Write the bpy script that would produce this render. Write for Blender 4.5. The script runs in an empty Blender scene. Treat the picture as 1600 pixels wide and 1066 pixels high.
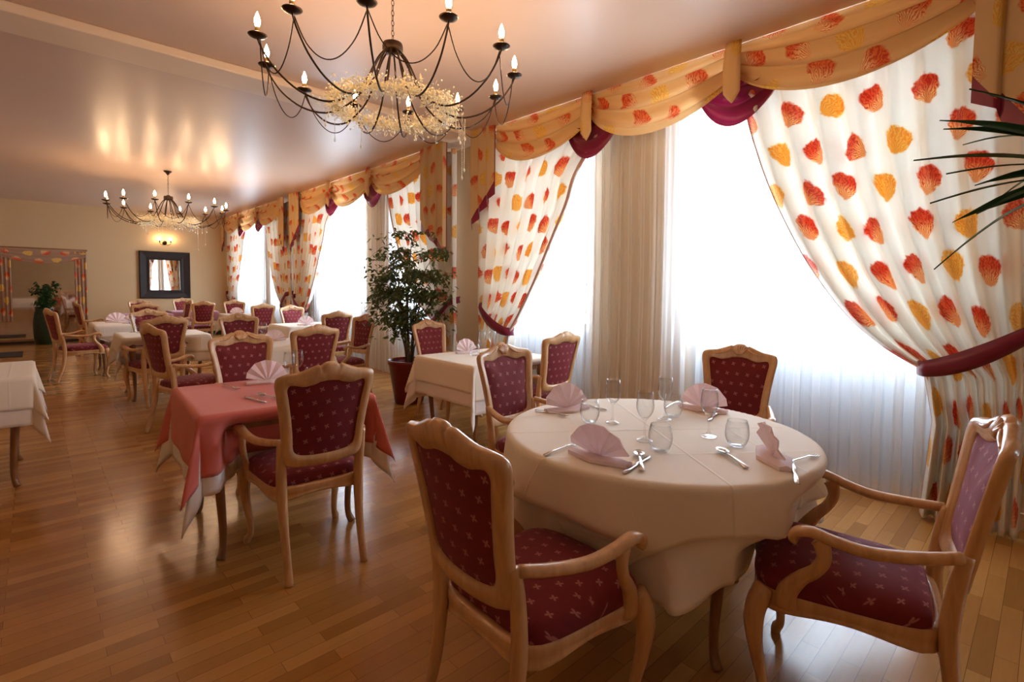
import bpy, math, random
from mathutils import Vector, Matrix
random.seed(7)
S = bpy.context.scene
COL = S.collection
PI = math.pi
def rad(a): return math.radians(a)
def cl(x, a=0.0, b=1.0): return max(a, min(b, x))
def sm(x, a, b):
    t = cl((x - a) / (b - a)); return t * t * (3 - 2 * t)

# ------------------------------------------------------------------ materials
def srgb(r, g, b):
    f = lambda c: (c / 255 / 12.92) if c / 255 <= .04045 else ((c / 255 + .055) / 1.055) ** 2.4
    return (f(r), f(g), f(b), 1)
class NT:
    def __init__(s, name):
        s.m = bpy.data.materials.new(name); s.m.use_nodes = True
        s.t = s.m.node_tree; s.t.nodes.clear()
        s.out = s.n('ShaderNodeOutputMaterial')
    def n(s, typ, **kw):
        nd = s.t.nodes.new(typ)
        for k, v in kw.items(): setattr(nd, k, v)
        return nd
    def l(s, a, b): s.t.links.new(a, b)
    def setin(s, sock, v):
        if isinstance(v, bpy.types.NodeSocket): s.l(v, sock)
        else: sock.default_value = v
    def math(s, op, a, b=None, c=None):
        nd = s.n('ShaderNodeMath', operation=op)
        s.setin(nd.inputs[0], a)
        if b is not None: s.setin(nd.inputs[1], b)
        if c is not None: s.setin(nd.inputs[2], c)
        return nd.outputs[0]
    def mix(s, fac, a, b, blend='MIX'):
        nd = s.n('ShaderNodeMix', data_type='RGBA', blend_type=blend)
        s.setin(nd.inputs[0], fac); s.setin(nd.inputs[6], a); s.setin(nd.inputs[7], b)
        return nd.outputs[2]
    def ramp(s, fac, pts, interp='LINEAR'):
        nd = s.n('ShaderNodeValToRGB'); nd.color_ramp.interpolation = interp
        el = nd.color_ramp.elements
        while len(el) < len(pts): el.new(.5)
        for e, (p, c) in zip(el, pts): e.position = p; e.color = c
        s.setin(nd.inputs[0], fac); return nd.outputs[0]
    def noise(s, vec, scale, detail=3, rough=.5, dist=0):
        nd = s.n('ShaderNodeTexNoise'); nd.inputs['Scale'].default_value = scale
        nd.inputs['Detail'].default_value = detail; nd.inputs['Roughness'].default_value = rough
        nd.inputs['Distortion'].default_value = dist
        if vec is not None: s.l(vec, nd.inputs['Vector'])
        return nd.outputs['Fac']
    def mapping(s, vec, scale=(1, 1, 1), loc=(0, 0, 0), rot=(0, 0, 0)):
        nd = s.n('ShaderNodeMapping'); s.l(vec, nd.inputs[0])
        nd.inputs['Location'].default_value = loc; nd.inputs['Rotation'].default_value = rot
        nd.inputs['Scale'].default_value = scale; return nd.outputs[0]
    def bump(s, h, strength=.2, dist=.01):
        nd = s.n('ShaderNodeBump'); nd.inputs['Strength'].default_value = strength
        nd.inputs['Distance'].default_value = dist; s.l(h, nd.inputs['Height']); return nd.outputs[0]
    def coord(s, kind='Object'): return s.n('ShaderNodeTexCoord').outputs[kind]
    def bsdf(s, col, rough=.5, metal=0, spec=.5, normal=None, **kw):
        b = s.n('ShaderNodeBsdfPrincipled')
        s.setin(b.inputs['Base Color'], col); s.setin(b.inputs['Roughness'], rough)
        b.inputs['Metallic'].default_value = metal; b.inputs['Specular IOR Level'].default_value = spec
        if normal is not None: s.l(normal, b.inputs['Normal'])
        for k, v in kw.items(): s.setin(b.inputs[k.replace('_', ' ')], v)
        return b.outputs[0]
    def done(s, sh): s.l(sh, s.out.inputs[0]); return s.m
    def mixs(s, f, a, b):
        nd = s.n('ShaderNodeMixShader'); s.setin(nd.inputs[0], f); s.l(a, nd.inputs[1]); s.l(b, nd.inputs[2])
        return nd.outputs[0]
def simple(name, col, rough=.5, metal=0, spec=.5, var=.06, scale=8, bump=0, bscale=60, **kw):
    t = NT(name); c = t.coord()
    nz = t.noise(c, scale, 3)
    dark = tuple(x * (1 - var * 2) for x in col[:3]) + (1,); lite = tuple(min(1, x * (1 + var * 2)) for x in col[:3]) + (1,)
    cc = t.ramp(nz, [(.3, dark), (.7, lite)])
    nm = t.bump(t.noise(c, bscale, 4), bump, .004) if bump else None
    return t.done(t.bsdf(cc, rough, metal, spec, nm, **kw))
M = {}
def mat_wood(name, a, b, rough=.33):
    t = NT(name); c = t.mapping(t.coord(), (14, 14, 2.2))
    g = t.noise(c, 2.2, 5, .6, .6)
    col = t.ramp(g, [(.3, a), (.7, b)])
    return t.done(t.bsdf(col, rough, 0, .5, t.bump(g, .06, .003), Coat_Weight=.35, Coat_Roughness=.18))
M['beech'] = mat_wood('beech_wood', srgb(190, 144, 96), srgb(216, 172, 122))
M['carved'] = mat_wood('carved_wood', srgb(190, 140, 92), srgb(222, 180, 132), .28)
M['leg'] = mat_wood('table_wood', srgb(120, 82, 50), srgb(150, 104, 64))
M['frame_dark'] = simple('dark_frame', srgb(34, 17, 12), .62, var=.12, scale=12)
def mat_fabric():
    t = NT('burgundy_motif_fabric'); uv = t.coord('UV')
    sx, sy = .062, .062
    sep = t.n('ShaderNodeSeparateXYZ'); t.l(uv, sep.inputs[0])
    u, v = sep.outputs[0], sep.outputs[1]
    row = t.math('FLOOR', t.math('DIVIDE', v, sy / 1.0))
    off = t.math('MULTIPLY', t.math('MODULO', t.math('ABSOLUTE', row), 2.0), .5)
    fu = t.math('SUBTRACT', t.math('FRACT', t.math('ADD', t.math('ADD', t.math('DIVIDE', u, sx), 50.0), off)), .5)
    fv = t.math('SUBTRACT', t.math('FRACT', t.math('ADD', t.math('DIVIDE', v, sy), 50.0)), .5)
    r = t.math('SQRT', t.math('ADD', t.math('MULTIPLY', fu, fu), t.math('MULTIPLY', fv, fv)))
    th = t.math('ARCTAN2', fv, fu)
    pet = t.math('ABSOLUTE', t.math('COSINE', t.math('MULTIPLY', t.math('ADD', th, .5), 2.0)))
    edge = t.math('MULTIPLY', t.math('ADD', t.math('MULTIPLY', pet, .8), .12), .25)
    mask = t.math('MULTIPLY', t.math('SUBTRACT', edge, r), 18.0)
    mk = t.n('ShaderNodeClamp'); t.l(mask, mk.inputs[0])
    weave = t.noise(t.mapping(uv, (1, 1, 1)), 900, 2)
    base = t.mix(t.noise(uv, 40, 3), srgb(100, 24, 29), srgb(124, 33, 36))
    col = t.mix(t.math('MULTIPLY', mk.outputs[0], .5), base, srgb(206, 140, 132))
    return t.done(t.bsdf(col, .78, 0, .3, t.bump(weave, .15, .001), Sheen_Weight=.45, Sheen_Roughness=.4, Sheen_Tint=srgb(230, 170, 190)))
M['fabric'] = mat_fabric()
def mat_cloth(name, col, crease=True, bump=.12):
    t = NT(name); uv = t.coord('UV')
    sep = t.n('ShaderNodeSeparateXYZ'); t.l(uv, sep.inputs[0])
    weave = t.noise(uv, 700, 2)
    h = t.math('MULTIPLY', weave, .15)
    if crease:
        for k in (0, 1):
            for o in (0.0, .33):
                d = t.math('ABSOLUTE', t.math('SUBTRACT', t.math('ABSOLUTE', sep.outputs[k]), o))
                cr = t.math('MAXIMUM', t.math('SUBTRACT', 1.0, t.math('DIVIDE', d, .007)), 0.0)
                h = t.math('ADD', h, t.math('MULTIPLY', cr, 1.0 if o == 0 else .35))
    soft = t.noise(uv, 5, 3)
    h = t.math('ADD', h, t.math('MULTIPLY', soft, .5))
    return t.done(t.bsdf(col, .7, 0, .3, t.bump(h, bump * 4.5, .005), Sheen_Weight=.2))
M['linen'] = mat_cloth('cream_linen', srgb(240, 230, 212))
M['linen_under'] = mat_cloth('white_linen', srgb(236, 228, 220), False)
M['pink'] = mat_cloth('salmon_pink_linen', srgb(216, 112, 98), False)
M['mauve'] = mat_cloth('mauve_linen', srgb(186, 140, 160), False)
def mat_nap():
    t = NT('pink_napkin'); c = t.coord(); col = t.mix(t.noise(c, 30, 2), srgb(252, 240, 240), srgb(246, 228, 230))
    d = t.bsdf(col, .7, 0, .3); tr = t.n('ShaderNodeBsdfTranslucent'); t.l(col, tr.inputs[0])
    return t.done(t.mixs(.38, d, tr.outputs[0]))
M['napkin'] = mat_nap()
def mat_curtain(name, base, transl, depth=1.0):
    """cream cloth printed with red and gold shell leaves; UV in metres"""
    t = NT(name); uv = t.coord('UV')
    CX, CY = .33, .275
    sep = t.n('ShaderNodeSeparateXYZ'); t.l(uv, sep.inputs[0])
    v = t.math('DIVIDE', sep.outputs[1], CY)
    row = t.math('FLOOR', v)
    off = t.math('MULTIPLY', t.math('MODULO', t.math('ABSOLUTE', row), 2.0), .5)
    u = t.math('ADD', t.math('ADD', t.math('DIVIDE', sep.outputs[0], CX), 20.0), off)
    cellx = t.math('FLOOR', u)
    comb = t.n('ShaderNodeCombineXYZ'); t.l(cellx, comb.inputs[0]); t.l(row, comb.inputs[1])
    wn = t.n('ShaderNodeTexWhiteNoise', noise_dimensions='3D'); t.l(comb.outputs[0], wn.inputs['Vector'])
    rs = t.n('ShaderNodeSeparateColor'); t.l(wn.outputs['Color'], rs.inputs[0])
    jit = lambda o: t.math('MULTIPLY', t.math('SUBTRACT', o, .5), .24)
    fu = t.math('MULTIPLY', t.math('ADD', t.math('SUBTRACT', t.math('FRACT', u), .5), jit(rs.outputs[0])), CX)
    fv = t.math('MULTIPLY', t.math('ADD', t.math('SUBTRACT', t.math('FRACT', v), .5), jit(rs.outputs[1])), CY)
    ang = t.math('MULTIPLY', t.math('SUBTRACT', rs.outputs[2], .5), 2.2)
    ca, sa = t.math('COSINE', ang), t.math('SINE', ang)
    x = t.math('ADD', t.math('MULTIPLY', fu, ca), t.math('MULTIPLY', fv, sa))
    y = t.math('SUBTRACT', t.math('MULTIPLY', fv, ca), t.math('MULTIPLY', fu, sa))
    nz = t.noise(uv, 26, 3)
    nzc = t.math('MULTIPLY', t.math('SUBTRACT', nz, .5), .035)
    # fan (shell) shape: an ellipse cut narrower toward its foot
    wid = t.math('ADD', .086, t.math('MULTIPLY', y, .36))
    ex = t.math('DIVIDE', x, wid); ey = t.math('DIVIDE', y, .096)
    r = t.math('ADD', t.math('SQRT', t.math('ADD', t.math('MULTIPLY', ex, ex), t.math('MULTIPLY', ey, ey))), t.math('MULTIPLY', nzc, 17.0))
    msk = t.n('ShaderNodeClamp'); t.l(t.math('MULTIPLY', t.math('SUBTRACT', 1.0, r), 7.0), msk.inputs[0])
    fan = t.math('ARCTAN2', x, t.math('ADD', y, .1))
    ribs = t.math('ADD', t.math('MULTIPLY', t.math('SINE', t.math('ADD', t.math('MULTIPLY', fan, 36.0), t.math('MULTIPLY', nz, 26.0))), .5), .5)
    red = t.mix(ribs, srgb(205, 40, 28), srgb(236, 120, 62))
    gold = t.mix(ribs, srgb(236, 166, 62), srgb(242, 214, 120))
    foot = t.n('ShaderNodeClamp'); t.l(t.math('ADD', .5, t.math('MULTIPLY', y, -17.0)), foot.inputs[0])
    redc = t.mix(t.math('MULTIPLY', foot.outputs[0], t.math('MULTIPLY', t.math('POWER', ribs, .6), 1.0)), red, srgb(250, 222, 160))
    isgold = t.math('LESS_THAN', t.math('FRACT', t.math('MULTIPLY', t.math('ADD', cellx, row), .3334)), .3)
    motif = t.mix(isgold, redc, gold)
    sat = t.mix(t.math('MULTIPLY', msk.outputs[0], .92), base, motif)
    d = t.bsdf(sat, .75, 0, .25, t.bump(t.noise(uv, 500, 2), .08, .001))
    tr = t.n('ShaderNodeBsdfTranslucent'); t.l(sat, tr.inputs[0])
    return t.done(t.mixs(transl, d, tr.outputs[0]))
M['drape'] = mat_curtain('printed_curtain', srgb(244, 241, 234), .27)
M['valance'] = mat_curtain('printed_valance', srgb(236, 196, 138), .2)  # cream curtain cloth with warm lamplight put into its base colour
M['tailcloth'] = mat_curtain('printed_tail', srgb(234, 200, 150), .25)  # tail of that cloth, lamplight tone in the base colour too
def mat_burg():
    t = NT('burgundy_satin'); c = t.coord('UV')
    col = t.mix(t.noise(c, 20, 2), srgb(118, 14, 50), srgb(146, 24, 66))
    d = t.bsdf(col, .38, 0, .5, None, Sheen_Weight=.3)
    tr = t.n('ShaderNodeBsdfTranslucent'); t.l(col, tr.inputs[0])
    return t.done(t.mixs(.15, d, tr.outputs[0]))
M['burgundy'] = mat_burg()
def mat_sheer():
    t = NT('white_voile'); uv = t.coord('UV')
    w = t.noise(t.mapping(uv, (60, 1.5, 1)), 1.0, 2)
    col = t.mix(w, (.86, .89, .93, 1), (.93, .95, .97, 1))
    d = t.n('ShaderNodeBsdfDiffuse'); t.l(col, d.inputs[0])
    tr = t.n('ShaderNodeBsdfTranslucent'); t.l(col, tr.inputs[0])
    tp = t.n('ShaderNodeBsdfTransparent'); tp.inputs[0].default_value = (1, 1, 1, 1)
    lw = t.n('ShaderNodeLayerWeight'); lw.inputs[0].default_value = .35
    a = t.mixs(.5, d.outputs[0], tr.outputs[0])
    f = t.math('SUBTRACT', .43, t.math('MULTIPLY', lw.outputs['Facing'], .36))
    return t.done(t.mixs(f, a, tp.outputs[0]))
M['sheer'] = mat_sheer()
M['hem'] = simple('rose_border_cloth', srgb(206, 172, 160), .7, var=.04)
def mat_glass(name, tint=(1, 1, 1, 1), base=.05, edge=(.55, .56, .57, 1)):
    t = NT(name)
    lw = t.n('ShaderNodeLayerWeight'); lw.inputs[0].default_value = .35
    tp = t.n('ShaderNodeBsdfTransparent'); t.l(t.mix(t.math('POWER', lw.outputs['Facing'], 3.0), tint, edge), tp.inputs[0])
    g = t.n('ShaderNodeBsdfGlossy'); g.inputs['Roughness'].default_value = .02
    f = t.math('MINIMUM', t.math('ADD', t.math('MULTIPLY', t.math('POWER', lw.outputs['Facing'], 2.6), .9), base), 1.0)
    return t.done(t.mixs(f, tp.outputs[0], g.outputs[0]))
M['glass'] = mat_glass('clear_glass', (.98, .985, .985, 1), .035, (.42, .42, .43, 1))
M['pane'] = mat_glass('window_glass', (.97, .99, 1, 1), .03)
M['steel'] = simple('polished_steel', (.62, .6, .57, 1), .16, 1, var=.02)
M['iron'] = simple('dark_bronze_iron', srgb(62, 42, 26), .42, .75, var=.15, scale=30)
M['brass'] = simple('aged_brass', srgb(150, 108, 50), .35, .8, var=.1, scale=30)
M['candle'] = simple('candle_sleeve', srgb(150, 118, 66), .45, .3, var=.1)
M['pearl'] = simple('pearl_beads', srgb(255, 246, 216), .22, 0, .8, var=.12, scale=60)
M['garland_leaf'] = None
def mat_emit(name, col, st):
    t = NT(name); e = t.n('ShaderNodeEmission'); e.inputs[0].default_value = col; e.inputs[1].default_value = st
    return t.done(e.outputs[0])
WARM = (1.0, .52, .2, 1)
M['bulb'] = mat_emit('lit_bulb', (1.0, .64, .34, 1), 135)
M['crystal'] = mat_glass('crystal', (1, .98, .93, 1), .3)
def mat_wall():
    t = NT('cream_wall_paint'); c = t.coord()
    n = t.noise(c, 1.2, 4); fine = t.noise(c, 180, 3)
    col = t.mix(n, srgb(206, 176, 134), srgb(214, 186, 144))
    return t.done(t.bsdf(col, .6, 0, .3, t.bump(fine, .08, .002)))
M['wall'] = mat_wall()
def mat_ceil():
    t = NT('satin_ceiling_paint'); c = t.coord()
    n = t.noise(c, .8, 3)
    col = t.mix(n, srgb(212, 184, 162), srgb(220, 192, 170))
    return t.done(t.bsdf(col, .36, 0, .55, t.bump(t.noise(c, 2.0, 2), .03, .02)))
M['ceiling'] = mat_ceil()
M['beam'] = simple('beam_paint', srgb(232, 208, 180), .45, var=.03, scale=1)
M['panel'] = simple('grey_window_panel', srgb(150, 156, 168), .5, var=.02)
M['white'] = simple('white_gloss_paint', srgb(232, 230, 226), .35, var=.02, scale=3)
def mat_floor():
    t = NT('oak_strip_laminate'); c = t.coord()
    br = t.n('ShaderNodeTexBrick'); t.l(t.mapping(c, (1, 1, 1), (23.13, 17.07, 0)), br.inputs['Vector'])
    br.offset = .37; br.offset_frequency = 2; br.squash = 1
    br.inputs['Scale'].default_value = 1; br.inputs['Brick Width'].default_value = .46; br.inputs['Row Height'].default_value = .066
    br.inputs['Mortar Size'].default_value = .0008; br.inputs['Mortar Smooth'].default_value = .3
    br.inputs['Color1'].default_value = (0, 0, 0, 1); br.inputs['Color2'].default_value = (1, 1, 1, 1)
    br.inputs['Mortar'].default_value = (0, 0, 0, 1); br.inputs['Bias'].default_value = 0
    sepc = t.n('ShaderNodeSeparateColor'); t.l(br.outputs['Color'], sepc.inputs[0])
    tone = t.ramp(sepc.outputs[0], [(0, srgb(164, 114, 56)), (.35, srgb(178, 126, 64)), (.65, srgb(188, 134, 70)), (1, srgb(206, 152, 84))])
    grain = t.noise(t.mapping(c, (3.5, 42, 1)), 1.4, 6, .65, .4)
    col = t.mix(t.math('MULTIPLY', grain, .38), tone, srgb(128, 80, 36))
    col = t.mix(t.math('MULTIPLY', br.outputs['Fac'], .75), col, srgb(60, 34, 14))
    rough = t.math('ADD', .13, t.math('MULTIPLY', t.noise(c, 3, 3), .12))
    h = t.math('SUBTRACT', t.math('MULTIPLY', grain, .12), t.math('MULTIPLY', br.outputs['Fac'], 1.0))
    return t.done(t.bsdf(col, rough, 0, .5, t.bump(h, .12, .002)))
M['floor'] = mat_floor()
M['mirror'] = simple('mirror_silver', (.86, .85, .83, 1), .015, 1, var=.0)
M['mirror_old'] = simple('dim_mirror_silver', (.62, .56, .5, 1), .04, 1, var=.02)
M['potred'] = simple('dark_red_planter', srgb(104, 10, 14), .35, var=.06)
M['potgreen'] = simple('green_glazed_urn', srgb(20, 44, 28), .3, var=.2, scale=14)
M['soil'] = simple('soil', srgb(50, 34, 24), .9, var=.3, scale=40, bump=.5)
M['bark'] = simple('bark', srgb(88, 66, 44), .8, var=.2, scale=30, bump=.4)
def mat_leaf(name, a, b, tl=.18):
    t = NT(name); n = t.noise(t.coord(), 9, 2)
    col = t.mix(n, a, b)
    d = t.bsdf(col, .38, 0, .5); tr = t.n('ShaderNodeBsdfTranslucent'); t.l(col, tr.inputs[0])
    return t.done(t.mixs(tl, d, tr.outputs[0]))
M['ficus'] = mat_leaf('ficus_leaf', srgb(52, 72, 36), srgb(112, 128, 74), .35)
M['garland_leaf'] = mat_leaf('garland_leaves', srgb(240, 224, 176), srgb(255, 246, 214), .4)
M['palm'] = mat_leaf('palm_leaf', srgb(26, 62, 26), srgb(48, 88, 38))
M['mat'] = simple('dark_mat', srgb(40, 34, 32), .9, var=.1, scale=60, bump=.3)
M['mirrorcloth'] = mat_curtain('dull_printed_cloth', srgb(176, 140, 114), .05)  # same print on a darker base colour

# ------------------------------------------------------------------ mesh helpers
class MB:
    def __init__(s): s.v = []; s.f = []; s.uv = []
    def add(s, vs, fs, uvs=None):
        o = len(s.v); s.v += [tuple(v) for v in vs]
        s.uv += list(uvs) if uvs else [(v[0], v[2]) for v in vs]
        s.f += [tuple(i + o for i in f) for f in fs]
    def box(s, x0, x1, y0, y1, z0, z1):
        s.add([(x0, y0, z0), (x1, y0, z0), (x1, y1, z0), (x0, y1, z0), (x0, y0, z1), (x1, y0, z1), (x1, y1, z1), (x0, y1, z1)],
              [(0, 3, 2, 1), (4, 5, 6, 7), (0, 1, 5, 4), (1, 2, 6, 5), (2, 3, 7, 6), (3, 0, 4, 7)])
    def grid(s, rows, uvs=None, closed=False, caps=False):
        n, m = len(rows), len(rows[0]); vs = [p for r in rows for p in r]; fs = []
        mm = m if closed else m - 1
        for i in range(n - 1):
            for j in range(mm):
                a = i * m + j; b = i * m + (j + 1) % m; fs.append((a, b, b + m, a + m))
        if caps: fs.append(tuple(range(m - 1, -1, -1))); fs.append(tuple((n - 1) * m + j for j in range(m)))
        s.add(vs, fs, [q for r in uvs for q in r] if uvs else None)
    def lathe(s, prof, n=24, c=(0, 0, 0), caps=False):
        s.grid([[(c[0] + r * math.cos(2 * PI * k / n), c[1] + r * math.sin(2 * PI * k / n), c[2] + z) for k in range(n)] for r, z in prof], closed=True, caps=caps)
    def sweep(s, path, rad_, n=8, square=0.0, smooth=4, up=(0, 0, 1)):
        """path points with radii (r or (rx, ry)); parallel frames"""
        P = [Vector(p) for p in path]; Rr = [(r, r) if not isinstance(r, tuple) else r for r in rad_]
        if smooth > 1: P, Rr = spline(P, Rr, smooth)
        rows = []; pn = None
        for i, p in enumerate(P):
            t = (P[min(i + 1, len(P) - 1)] - P[max(i - 1, 0)]).normalized()
            if pn is None:
                pn = Vector(up); pn = pn - t * pn.dot(t)
                if pn.length < 1e-3: pn = Vector((1, 0, 0)); pn = pn - t * pn.dot(t)
            pn = (pn - t * pn.dot(t)).normalized(); bn = t.cross(pn)
            row = []
            for k in range(n):
                a = 2 * PI * (k + .5) / n; c_, s_ = math.cos(a), math.sin(a)
                q = 1.0 / max(abs(c_), abs(s_)) if square else 1.0
                q = 1 + (q - 1) * square
                row.append(tuple(p + bn * (c_ * Rr[i][0] * q) + pn * (s_ * Rr[i][1] * q)))
            rows.append(row)
        s.grid(rows, closed=True, caps=True)
    def ball(s, c, r, n=8, m=5, sq=1.0):
        s.grid([[(c[0] + r * math.sin(PI * i / m) * math.cos(2 * PI * k / n), c[1] + r * math.sin(PI * i / m) * math.sin(2 * PI * k / n), c[2] + r * sq * math.cos(PI * i / m)) for k in range(n)] for i in range(m + 1)], closed=True)
    def mesh(s, name, mat, smooth=True):
        me = bpy.data.meshes.new(name); me.from_pydata(s.v, [], s.f)
        uvl = me.uv_layers.new(name='UVMap')
        li = [0] * len(me.loops); me.loops.foreach_get('vertex_index', li)
        fl = []
        for i in li: fl += s.uv[i]
        uvl.data.foreach_set('uv', fl)
        me.polygons.foreach_set('use_smooth', [smooth] * len(me.polygons))
        if isinstance(mat, str): mat = M[mat]
        me.materials.append(mat); me.update()
        return me
def spline(P, R, k):
    oP, oR = [], []
    n = len(P)
    for i in range(n - 1):
        p0, p1, p2, p3 = P[max(i - 1, 0)], P[i], P[i + 1], P[min(i + 2, n - 1)]
        for j in range(k):
            t = j / k; t2, t3 = t * t, t * t * t
            oP.append(.5 * ((2 * p1) + (p2 - p0) * t + (2 * p0 - 5 * p1 + 4 * p2 - p3) * t2 + (3 * p1 - p0 - 3 * p2 + p3) * t3))
            oR.append(tuple(R[i][q] * (1 - t) + R[i + 1][q] * t for q in (0, 1)))
    oP.append(P[-1]); oR.append(R[-1])
    return oP, oR
def part(name, mb, mat, parent=None, smooth=True, bevel=0, solid=0, sharp=None, loc=None):
    me = mb.mesh(name, mat, smooth)
    o = bpy.data.objects.new(name, me); COL.objects.link(o)
    if parent: o.parent = parent
    if loc: o.location = loc
    if bevel:
        b = o.modifiers.new('bevel', 'BEVEL'); b.width = bevel; b.segments = 2; b.limit_method = 'ANGLE'
    if solid:
        d = o.modifiers.new('solid', 'SOLIDIFY'); d.thickness = solid; d.offset = 0
    return o
def tag(o, label, cat, group=None, kind=None):
    o['label'] = label; o['category'] = cat
    if group: o['group'] = group
    if kind: o['kind'] = kind
    return o
def thing(name, label, cat, loc=(0, 0, 0), rz=0, group=None):
    o = bpy.data.objects.new(name, None); COL.objects.link(o); o.empty_display_size = .1
    o.location = loc; o.rotation_euler = (0, 0, rz)
    return tag(o, label, cat, group)
def struct(name, mb, mat, **kw):
    o = part(name, mb, mat, smooth=False, **kw); o['kind'] = 'structure'; return o
def kids(root): return [o for o in ALLK.get(root.name, [])]
ALLK = {}
def dup(root, loc, rz, label, group=None):
    r = root.copy(); COL.objects.link(r); r.location = loc; r.rotation_euler = (0, 0, rz); r['label'] = label
    if group: r['group'] = group
    for ch in list(root.children):
        c = ch.copy(); COL.objects.link(c); c.parent = r
        for g in ch.children:
            d = g.copy(); COL.objects.link(d); d.parent = c
    return r

# ------------------------------------------------------------------ room
H = 3.2; XW = 4.16; YB = 15.75; XL = -3.2; YN = -4.2; WT = .32
f = MB(); f.box(XL - .2, XW + WT, YN - .2, YB + .2, -.1, 0); struct('floor', f, 'floor')
f = MB(); f.box(XL - .2, XW + WT, YN - .2, YB + .2, H, H + .1); struct('ceiling', f, 'ceiling')
f = MB(); f.box(XL, XW, YB, YB + .15, 0, H); struct('wall_back', f, 'wall')
f = MB(); f.box(XL - .15, XL, YN, YB, 0, H); struct('wall_left', f, 'wall')
f = MB(); f.box(XL, XW, YN - .15, YN, 0, H); struct('wall_front', f, 'wall')
# window wall with openings
CENT = [2.39, 8.0, 13.45]
OPEN = [(.42, 2.22), (3.26, 4.5), (5.9, 7.0), (8.1, 9.9), (11.8, 12.55), (13.3, 15.2)]
ZS, ZT = .92, 3.02
f = MB(); ys = YN
ALLW = [(-2.9, -2.15)] + OPEN   # one unseen window added behind the camera to brighten the near tables
for a, b in ALLW:
    f.box(XW, XW + WT, ys, a, 0, H); f.box(XW + .2, XW + WT, a, b, 0, ZS); f.box(XW, XW + WT, a, b, ZT, H); ys = b
f.box(XW, XW + WT, ys, YB, 0, H)
struct('wall_right', f, 'wall')
# ceiling beam across the room
f = MB(); f.box(XL, XW - .4, 4.72, 5.12, H - .07, H)
struct('trim_1', f, 'beam', bevel=.01)
for nm, bx in (('baseboard_back', (XL, XW, YB - .015, YB, 0, .1)), ('baseboard_left', (XL, XL + .015, YN, YB, 0, .1)), ('baseboard_right', (XW - .015, XW, YN, YB, 0, .1))):
    f = MB(); f.box(*bx); struct(nm, f, 'frame_dark' if nm != 'baseboard_right' else 'beam')
for i, (a, b) in enumerate(ALLW[1:] + ALLW[:1]):
    w = MB(); x0, x1 = XW + .2, XW + .26
    w.box(x0, x1, a, a + .06, ZS, ZT); w.box(x0, x1, b - .06, b, ZS, ZT); w.box(x0, x1, a + .06, b - .06, ZS, ZS + .07); w.box(x0, x1, a + .06, b - .06, ZT - .06, ZT)
    mid = (a + b) / 2; w.box(x0, x1, mid - .045, mid + .045, ZS + .07, ZT - .06)
    for z in (1.42, 2.4): w.box(x0 + .01, x1 - .01, a + .06, b - .06, z - .014, z + .014)
    wo = struct('window_%d' % (i + 1), w, 'white')  # the last is the unseen window added for near light
    p = MB(); p.box(x0 + .025, x0 + .03, a + .06, b - .06, ZS + .07, ZT - .06); part('pane', p, 'pane', wo, False)
    p = MB(); p.box(XW + .17, XW + .2, a + .001, b - .001, ZS - .02, ZS + .02); part('window_sill', p, 'white', wo, False)
    p = MB(); p.box(XW + .185, XW + .2, a + .002, b - .002, .002, ZS - .02); part('lower_panel', p, 'panel', wo, False)

# ------------------------------------------------------------------ curtains
XD = 3.93
def interp(pts, z):
    # pts: (z, y) sorted from the top down
    if z >= pts[0][0]: return pts[0][1]
    for (z0, y0), (z1, y1) in zip(pts, pts[1:]):
        if z >= z1:
            t = (z0 - z) / (z0 - z1); return y0 + (y1 - y0) * t
    return pts[-1][1]
def smooth_profile(pts, k=6):
    P = [Vector((y, 0, z)) for z, y in pts]; q, _ = spline(P, [(0, 0)] * len(P), k)
    return [(v.z, v.x) for v in q]
def make_sheer(y0, y1, label, seed, x=4.04, group='sheer white voile curtains'):
    rnd = random.Random(seed); L = y1 - y0; nf = int(L * 9); ph = [rnd.uniform(0, 6.28) for _ in range(8)]
    ny, nz = int(L * 70), 14; rows, uvs = [], []
    for i in range(nz + 1):
        z = 3.13 - (3.13 - .015) * i / nz; r, q = [], []
        for j in range(ny + 1):
            u = j / ny; ww = u + .01 * math.sin(11 * u + ph[0])
            a = 2 * PI * nf * ww + .5 * math.sin(9 * u + ph[1])
            amp = .020 + .010 * math.sin(5 * u + ph[2])
            X = x + amp * math.sin(a) + .006 * math.sin(2.6 * a + ph[3]) + .004 * math.sin(3 * z + 20 * u)
            r.append((X, y0 + L * u + .012 * math.sin(2 * a) * (1 if i else 0) + .006 * math.sin(2 * z + ph[4]), z)); q.append((u * L * 1.6, z))
        rows.append(r); uvs.append(q)
    m = MB(); m.grid(rows, uvs); o = part('sheer_curtain', m, 'sheer')
    return tag(o, label, 'sheer curtain', group)
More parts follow.
